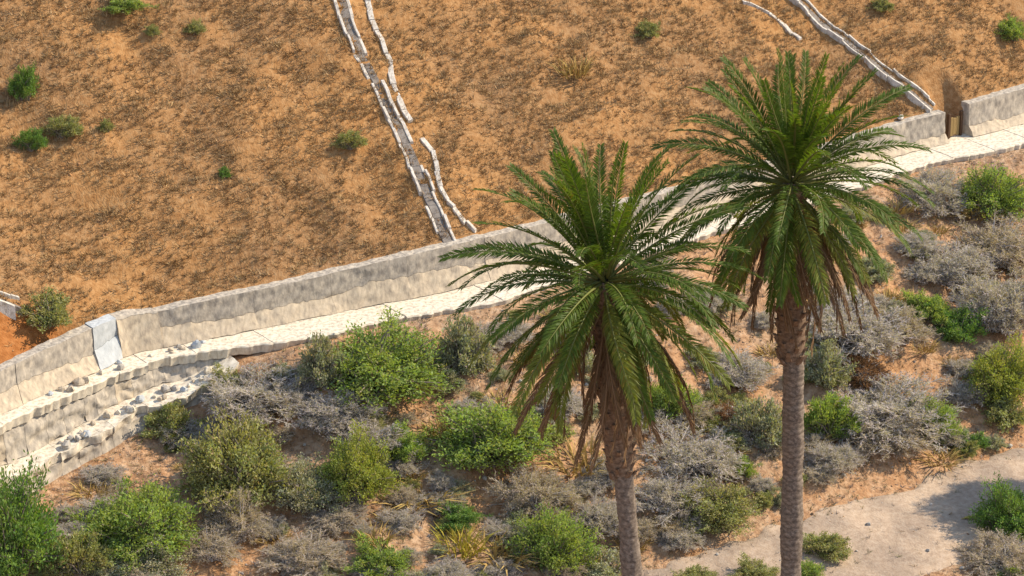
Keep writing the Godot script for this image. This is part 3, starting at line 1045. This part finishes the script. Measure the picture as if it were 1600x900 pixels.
func build_shrubs():
	rng.seed = 4242
	var list := [
		[18, 815, 165, 190, "deep", "big deep green shrub below the broken end of the stepped wall"],
		[215, 800, 175, 130, "green", "broad bright green shrub between a grey dome and the big deep green shrub"],
		[225, 868, 130, 70, "blue", "grey green shrub at the foot of a broad bright green shrub"],
		[120, 860, 90, 80, "olive", "olive shrub tucked beside the big deep green shrub"],
		[372, 715, 180, 150, "olive", "wide olive shrub on rusty soil below the lower ledge"],
		[365, 795, 105, 95, "brown", "rounded grey brown dry shrub in front of the wide olive shrub"],
		[266, 655, 95, 66, "olive", "low olive shrub at the foot of the lowest ledge"],
		[482, 755, 110, 86, "blue", "blue grey shrub with dark gaps beside a lime domed shrub"],
		[556, 725, 125, 105, "lime", "domed lime green shrub with a grey dry rim"],
		[582, 678, 110, 56, "grey", "pale dry shrub arching over the domed lime shrub"],
		[590, 556, 215, 120, "green", "largest spreading green shrub touching the cream ledge"],
		[500, 560, 80, 90, "blue", "dark grey green shrub at the end of the largest spreading shrub"],
		[720, 535, 95, 100, "blue", "grey green shrub under the ledge behind the hanging palm fronds"],
		[772, 660, 190, 122, "green", "dense bright green shrub beneath the overhanging dark palm fronds"],
		[626, 688, 85, 66, "green", "small green shrub joined to the dense bright green shrub"],
		[395, 606, 160, 72, "grey", "wide grey leafless shrub just under the cream ledge"],
		[360, 592, 70, 36, "olive", "thin olive shrub on top of the wide grey leafless shrub"],
		[530, 640, 120, 46, "grey", "low grey twiggy shrub below the largest green shrub"],
		[832, 756, 120, 92, "brown", "grey brown dry shrub between dense green shrub and green mound"],
		[716, 800, 72, 42, "deep", "small dark green shrub alone on sandy soil"],
		[722, 842, 60, 52, "yellow", "yellow grass tuft on sandy soil"],
		[866, 838, 120, 112, "green", "green mound beside the thinner lower palm trunk"],
		[596, 868, 95, 62, "green", "low green shrub on rusty soil near the yellow tuft"],
		[690, 894, 90, 46, "grey", "grey twiggy shrub in front of the yellow tuft"],
		[470, 858, 120, 56, "brown", "flat dry shrub on rusty ground near a low green shrub"],
		[905, 706, 72, 62, "straw", "straw coloured grass clump against the palm trunk"],
		[1046, 612, 76, 84, "green", "green shrub seen through the hanging dead fronds"],
		[1075, 696, 165, 100, "grey", "wide pale grey shrub between the two palm trunks"],
		[1040, 762, 120, 70, "grey", "low grey shrub under the wide pale grey shrub"],
		[1182, 655, 92, 90, "blue", "grey green shrub close behind the straighter palm trunk"],
		[1155, 722, 52, 40, "green", "tiny green shrub among grey ones between the palms"],
		[1118, 784, 130, 80, "olive", "dull olive shrub above the track between the palms"],
		[1130, 640, 60, 36, "rust", "small rusty shrub between the palms"],
		[1150, 566, 110, 62, "grey", "dry grey shrub below the overlapping palm crowns"],
		[1288, 566, 80, 80, "blue", "grey green shrub beside the boss of the straighter palm"],
		[1292, 646, 84, 82, "green", "leafy green shrub beside the middle of the straighter palm trunk"],
		[1346, 572, 86, 50, "rust", "rust brown dead shrub in a hollow between grey shrubs"],
		[1330, 496, 175, 96, "grey", "wide lavender grey shrub under the sunlit palm fronds"],
		[1404, 500, 90, 66, "brown", "dark maroon brown dry shrub beside a small green one"],
		[1452, 474, 70, 52, "green", "small green shrub among lavender grey shrubs"],
		[1492, 504, 76, 60, "deep", "dark shadowy shrub below the tall grey thicket"],
		[1564, 462, 130, 110, "grey", "tall lavender grey thicket above a lime shrub"],
		[1562, 578, 112, 96, "lime", "vivid lime green shrub on the upper edge of the scrub"],
		[1384, 630, 190, 86, "grey", "long lavender grey shrub above the rusty track bank"],
		[1452, 646, 96, 66, "green", "green shrub growing through the long lavender grey shrub"],
		[1512, 684, 60, 36, "deep", "small dark green shrub at the edge of the track bank"],
		[1390, 676, 120, 46, "brown", "brown dry shrub at the edge of the track bank"],
		[1552, 292, 125, 92, "green", "leafy green shrub directly under the far end of the ledge"],
		[1556, 372, 140, 86, "brown", "grey brown thicket below the shrub at the ledge"],
		[1452, 290, 110, 84, "grey", "grey twiggy shrub beside the palm fronds under the ledge"],
		[1480, 400, 130, 76, "grey", "grey dry shrub between thicket and palm crown"],
		[1300, 706, 90, 60, "grey", "grey shrub beside the trunk above the track bank"],
		[1582, 792, 110, 100, "deep", "dark glossy shrub shading the edge of the track"],
		[1566, 858, 120, 64, "brown", "brown heap of dry twigs beside the track"],
		[1586, 896, 70, 40, "green", "green shrub below the brown heap of twigs"],
		[1286, 846, 78, 44, "olive", "olive weeds at the edge of the track beside the palm trunk"],
		[1180, 892, 70, 34, "olive", "olive weeds on the track verge between the palm trunks"],
		[1084, 902, 64, 26, "olive", "olive weeds on the track verge by the leaning palm"],
		[1262, 890, 56, 34, "green", "green weeds at the foot of the olive track weeds"],
		[650, 762, 90, 46, "straw", "straw grass clump on the sandy bare patch"],
		[780, 850, 80, 50, "straw", "straw grass clump between yellow tuft and green mound"],
		[1570, 640, 90, 44, "olive", "olive shrub between the lime shrub and the track"],
		[60, 700, 90, 50, "blue", "grey green shrub on top of the broken lower ledge"],
		[68, 660, 90, 44, "olive", "thin olive growth over the lower wall"],
		[330, 845, 90, 56, "brown", "dry brown shrub near the grey brown dome"],
		[530, 800, 80, 44, "brown", "dry brown shrub below the domed lime shrub"],
		[925, 800, 80, 60, "grey", "grey shrub touching the leaning palm trunk"],
		[940, 880, 90, 56, "blue", "grey green shrub below the green mound"],
		[1000, 640, 90, 50, "grey", "grey shrub behind the leaning palm trunk"],
		[870, 620, 90, 50, "grey", "grey shrub above the dense bright green shrub"],
	]
	for a in list:
		var sh: Node3D = shrub(a[0], a[1], a[2], a[3], a[4], a[5])
		if a[5].split(" ").size() <= 9: anchors.append([sh.position, a[5]])
	var hl := [
		[36, 128, 46, 60, "deep", "dark upright shrub high on the orange hillside"],
		[48, 216, 44, 40, "deep", "darkest low shrub of the hillside cluster"],
		[98, 194, 56, 40, "olive", "olive shrub in the hillside cluster"],
		[165, 196, 22, 24, "olive", "tiny olive shrub at the end of the hillside cluster"],
		[351, 269, 24, 20, "deep", "single tiny dark shrub on bare orange hillside"],
		[196, 4, 66, 26, "green", "flat green shrub at the upper rim of the hillside view"],
		[305, 42, 30, 24, "olive", "faint olive shrub near the upper flat green shrub"],
		[237, 46, 26, 20, "olive", "pale small shrub between upper hillside shrubs"],
		[545, 216, 46, 34, "olive", "faint olive shrub beside the broken chute"],
		[1012, 44, 42, 30, "olive", "small olive shrub on hillside above the palms"],
		[1580, 44, 54, 40, "green", "green hillside shrub beyond the straight chute"],
		[1376, 4, 42, 24, "olive", "small olive shrub above the straight chute"],
		[72, 478, 92, 62, "olive", "yellowish olive shrub at the chute stub above the gully"],
		[895, 100, 44, 44, "straw", "faded dry tuft on hillside above the palms"],
	]
	for a in hl:
		shrub(a[0], a[1], a[2], a[3], a[4], a[5], "small shrubs on the orange hillside")
	# the young tree beside the track whose shade falls across it
	var tp := hit(1792, 766)
	var tr := thing("young_tree", tp, "young leafy tree beside the track casting shade on it", "tree")
	var b := Buf.new()
	b.tube([Vector3(0, -0.2, 0), Vector3(0.05, 1.2, 0), Vector3(-0.03, 2.6, 0.04), Vector3(0, 4.6, 0)], [0.11, 0.09, 0.07, 0.03], 8)
	part("trunk", b.mesh(), M.stem, tr)
	for e in [[0.0, 4.2, 0.0, 1.4], [0.7, 3.3, 0.7, 1.3], [-0.55, 3.3, -0.6, 1.3], [0.6, 3.4, -0.8, 1.2], [-0.45, 3.0, 0.9, 1.2]]:
		var f := part("crown", leafy_big[rng.randi_range(0, 3)][0], M.deep, tr)
		f.position = Vector3(e[0], e[1], e[2]); f.scale = Vector3.ONE * e[3]
	# low clumps between the shrubs
	var n := 0
	var tries := 0
	while n < 290 and tries < 3000:
		tries += 1
		var px := rnd(-20, 1620)
		var py := rnd(300, 905)
		var p := hit(px, py)
		var u := p.dot(EU)
		var dd := tab(t_f2, u) - p.dot(EV)
		if dd < 0.35: continue
		var dp := tab(t_pd, u)
		if dd > dp - 0.35 and dd < dp + TRACK_W + 0.1: continue
		var den := n_big.get_noise_2d(p.x * 1.6 + 140.0, p.z * 1.6)
		if den > 0.14 and rng.randf() < 0.75: continue
		var w := rnd(30, 72)
		var kk := rng.randf()
		if kk < 0.36: shrub(px, py, w, w * rnd(0.5, 0.75), "grey", beside(p, "low grey clump"), "low grey clumps between the shrubs")
		elif kk < 0.50: shrub(px, py, w, w * rnd(0.5, 0.75), "brown", beside(p, "low brown clump"), "low brown clumps between the shrubs")
		elif kk < 0.64: shrub(px, py, w, w * rnd(0.5, 0.7), "blue", beside(p, "low pale green clump"), "low pale green clumps between the shrubs")
		elif kk < 0.79: shrub(px, py, w * 0.8, w * rnd(0.4, 0.6), "olive", beside(p, "low olive clump"), "low olive clumps between the shrubs")
		else: shrub(px, py, w * 0.7, w * rnd(0.4, 0.6), "straw", beside(p, "low straw tuft"), "low straw tufts between the shrubs")
		n += 1

# ---------------------------------------------------------------- stones, grass and litter
func stone_mesh(sd: int) -> ArrayMesh:
	rng.seed = sd
	var s := SphereMesh.new()
	s.radius = 0.5; s.height = 1.0; s.radial_segments = 9; s.rings = 5
	var a := s.get_mesh_arrays()
	var V: PackedVector3Array = a[Mesh.ARRAY_VERTEX]
	var I: PackedInt32Array = a[Mesh.ARRAY_INDEX]
	var nz := FastNoiseLite.new(); nz.seed = sd; nz.frequency = 0.9
	for k in V.size():
		var d := V[k].normalized()
		var r := 0.5 + nz.get_noise_3dv(d * 1.4) * 0.35
		for ax in [Vector3(0.9, 0.2, 0.3).normalized(), Vector3(-0.4, 0.8, 0.5).normalized(), Vector3(0.2, 0.3, -0.93).normalized(), Vector3(-0.8, 0.1, -0.5).normalized()]:
			var q: float = d.dot(ax)
			if q > 0.55: r = minf(r, 0.30 / q)
		V[k] = d * r
	var b := Buf.new()
	for k in range(0, I.size(), 3):
		if (V[I[k + 1]] - V[I[k]]).cross(V[I[k + 2]] - V[I[k]]).length() > 1e-6:
			b.tri(V[I[k]], V[I[k + 1]], V[I[k + 2]], Color(1, 1, 1))
	return b.mesh()

var stones := []

func stone(px: float, py: float, size: float, m: Material, label: String, group: String, lift := 0.0, level := -1000.0):
	var p := hit(px, py) if level < -900 else on_level(px, py, level)
	var o := part("loose_stone", stones[rng.randi_range(0, 4)], m, self)
	tag(o, label, "stone", group)
	var s := size * scale_at(p)
	o.scale = Vector3(s * rnd(0.9, 1.3), s * rnd(0.6, 0.9), s * rnd(0.8, 1.1))
	o.rotation = Vector3(rnd(-0.3, 0.3), rnd(0, TAU), rnd(-0.3, 0.3))
	o.position = p + Vector3(0, s * 0.2 + lift, 0)

func build_litter():
	for k in 5: stones.append(stone_mesh(60 + k))
	rng.seed = 91
	stone(1083, 828, 13, M.white_kerb, "small white stone on the bank above the track", "")
	stone(1407, 189, 13, M.white_kerb, "small white stone resting on the wall beside the straight chute", "", 0.08)
	# rubble on the broken ledges
	var kinds := [[M.stone, "grey"], [M.cream, "cream"], [M.tan_face, "tan"], [M.cement, "bluish"]]
	for k in 48:
		var u := u_of(rnd(20, 315))
		var upper := k % 3 == 0
		var v := lerpf(tab(t_wf, u) + 0.12, tab(t_wb, u) - 0.3, rng.randf()) if upper else lerpf(tab(t_f2, u) + 0.1, tab(t_wf, u) - 0.12, rng.randf())
		var q: Array = kinds[rng.randi_range(0, 3)]
		var o := part("loose_stone", stones[rng.randi_range(0, 4)], q[0], self)
		tag(o, "%s broken masonry stone lying on the %s ledge of the stepped wall" % [q[1], "upper" if upper else "lower"], "stone", "rubble stones on the stepped wall")
		var z := rnd(0.12, 0.36)
		o.scale = Vector3(z * rnd(0.9, 1.3), z * rnd(0.6, 0.9), z)
		o.rotation = Vector3(rnd(-0.3, 0.3), rnd(0, TAU), rnd(-0.3, 0.3))
		o.position = uv_point(u, v, (-0.05 if upper else -tab(t_d2, u) - 0.05) + z * 0.22)
	for k in 60:
		var px := rnd(0, 1600)
		var py := rnd(560, 895)
		stone(px, py, rnd(4, 10), M.stone, beside(hit(px, py), "pale stone"), "small stones on the scrub slope")
	# a yellow frond tip added to stand for a sunlit spot on the track
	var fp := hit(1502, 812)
	var ft := thing("sun_spot_frond", fp + Vector3(0, 0.03, 0), "yellow frond shape added as a sunlit spot in the track shade", "frond")
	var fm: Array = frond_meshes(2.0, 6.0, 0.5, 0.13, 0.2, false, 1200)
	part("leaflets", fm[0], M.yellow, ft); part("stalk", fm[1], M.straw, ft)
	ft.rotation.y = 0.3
	# dry grass and clods over the hillside
	rng.seed = 515
	var tm := Buf.new()
	for k in 9:
		var a := rnd(0, TAU)
		var c := Vector3(cos(a), 0, sin(a)) * rnd(0.0, 0.35)
		var o := (Vector3(c.x * 1.6, rnd(0.2, 0.75), c.z * 1.6) + rdir() * 0.35).normalized()
		var w := o.cross(rdir()).normalized() * 0.05
		var col := Color(1, 1, 1) * rnd(0.7, 1.0)
		tm.tri(c + w, c + o * rnd(0.6, 1.0), c - w, col)
	scatter("dry_grass", tm.mesh(), M.tuft, 90000, "fine dry straw grass covering the orange hillside", "grass", true, 0.08, 0.30, [Color(0.54, 0.34, 0.15), Color(0.60, 0.405, 0.19), Color(0.51, 0.315, 0.145), Color(0.56, 0.40, 0.225), Color(0.47, 0.29, 0.14)])
	scatter("soil_clods", stone_mesh(70), M.clod, 4500, "small brown earth clods strewn over the hillside", "clods", true, 0.04, 0.15, [Color(0.42, 0.22, 0.09), Color(0.34, 0.18, 0.085), Color(0.50, 0.29, 0.13)])
	scatter("scrub_litter", tm.mesh(), M.tuft, 40000, "fine dry twigs and straw littering the scrub slope", "litter", false, 0.06, 0.20, [Color(0.42, 0.36, 0.33), Color(0.46, 0.31, 0.16), Color(0.36, 0.29, 0.25), Color(0.50, 0.40, 0.22), Color(0.26, 0.26, 0.12)])
	scatter("slope_pebbles", stone_mesh(71), M.clod, 7000, "pebbles and earth lumps on the scrub slope", "pebbles", false, 0.03, 0.11, [Color(0.40, 0.24, 0.12), Color(0.42, 0.36, 0.31), Color(0.30, 0.19, 0.12)])

func scatter(called: String, mesh: Mesh, m: Material, count: int, label: String, category: String, hill: bool, s0: float, s1: float, cols: Array):
	var xs := []
	var cs := []
	var tries := 0
	while xs.size() < count and tries < count * 4:
		tries += 1
		var u := rnd(-24.0, 25.0)
		var v := 0.0
		if hill: v = tab(t_wb, u) + 0.5 + 15.0 * rng.randf()
		else: v = tab(t_f2, u) - 0.1 - 20.0 * rng.randf()
		if not hill:
			var dd := tab(t_f2, u) - v
			var dp := tab(t_pd, u)
			if dd > dp + 0.9 * pow(rng.randf(), 2.0) and dd < dp + TRACK_W - rnd(-0.1, 0.4) and rng.randf() < 0.94: continue
		var p := uv_point(u, v, 0)
		var den := n_mid.get_noise_2d(p.x * 0.8 + 7.0, p.z * 1.3)
		if den < rnd(-0.7, 0.25): continue
		if hill:
			var gu := (u - gully_u) / 2.1
			var gs := (v - tab(t_wb, u) - gully_s) / 1.1
			if gu * gu + gs * gs < 1.1 and rng.randf() < 0.9: continue
			if absf(u - channel_u) < 0.6 and v - tab(t_wb, u) < 1.6: continue
		p.y = ground(u, v) - 0.005
		var s := lerpf(s0, s1, pow(rng.randf(), 2.0))
		var t := Basis(Vector3.UP, rnd(0, TAU)).scaled(Vector3(s, s * rnd(0.6, 1.0), s))
		xs.append(Transform3D(t, p))
		var q: Color = cols[rng.randi_range(0, cols.size() - 1)]
		cs.append(q * rnd(0.75, 1.15))
	var mm := MultiMesh.new()
	mm.transform_format = MultiMesh.TRANSFORM_3D
	mm.use_colors = true
	mm.mesh = mesh
	mm.instance_count = xs.size()
	for k in xs.size():
		mm.set_instance_transform(k, xs[k])
		mm.set_instance_color(k, cs[k])
	var o := MultiMeshInstance3D.new()
	o.name = called
	o.multimesh = mm
	o.material_override = m
	add_child(o)
	tag(o, label, category, "", "stuff")
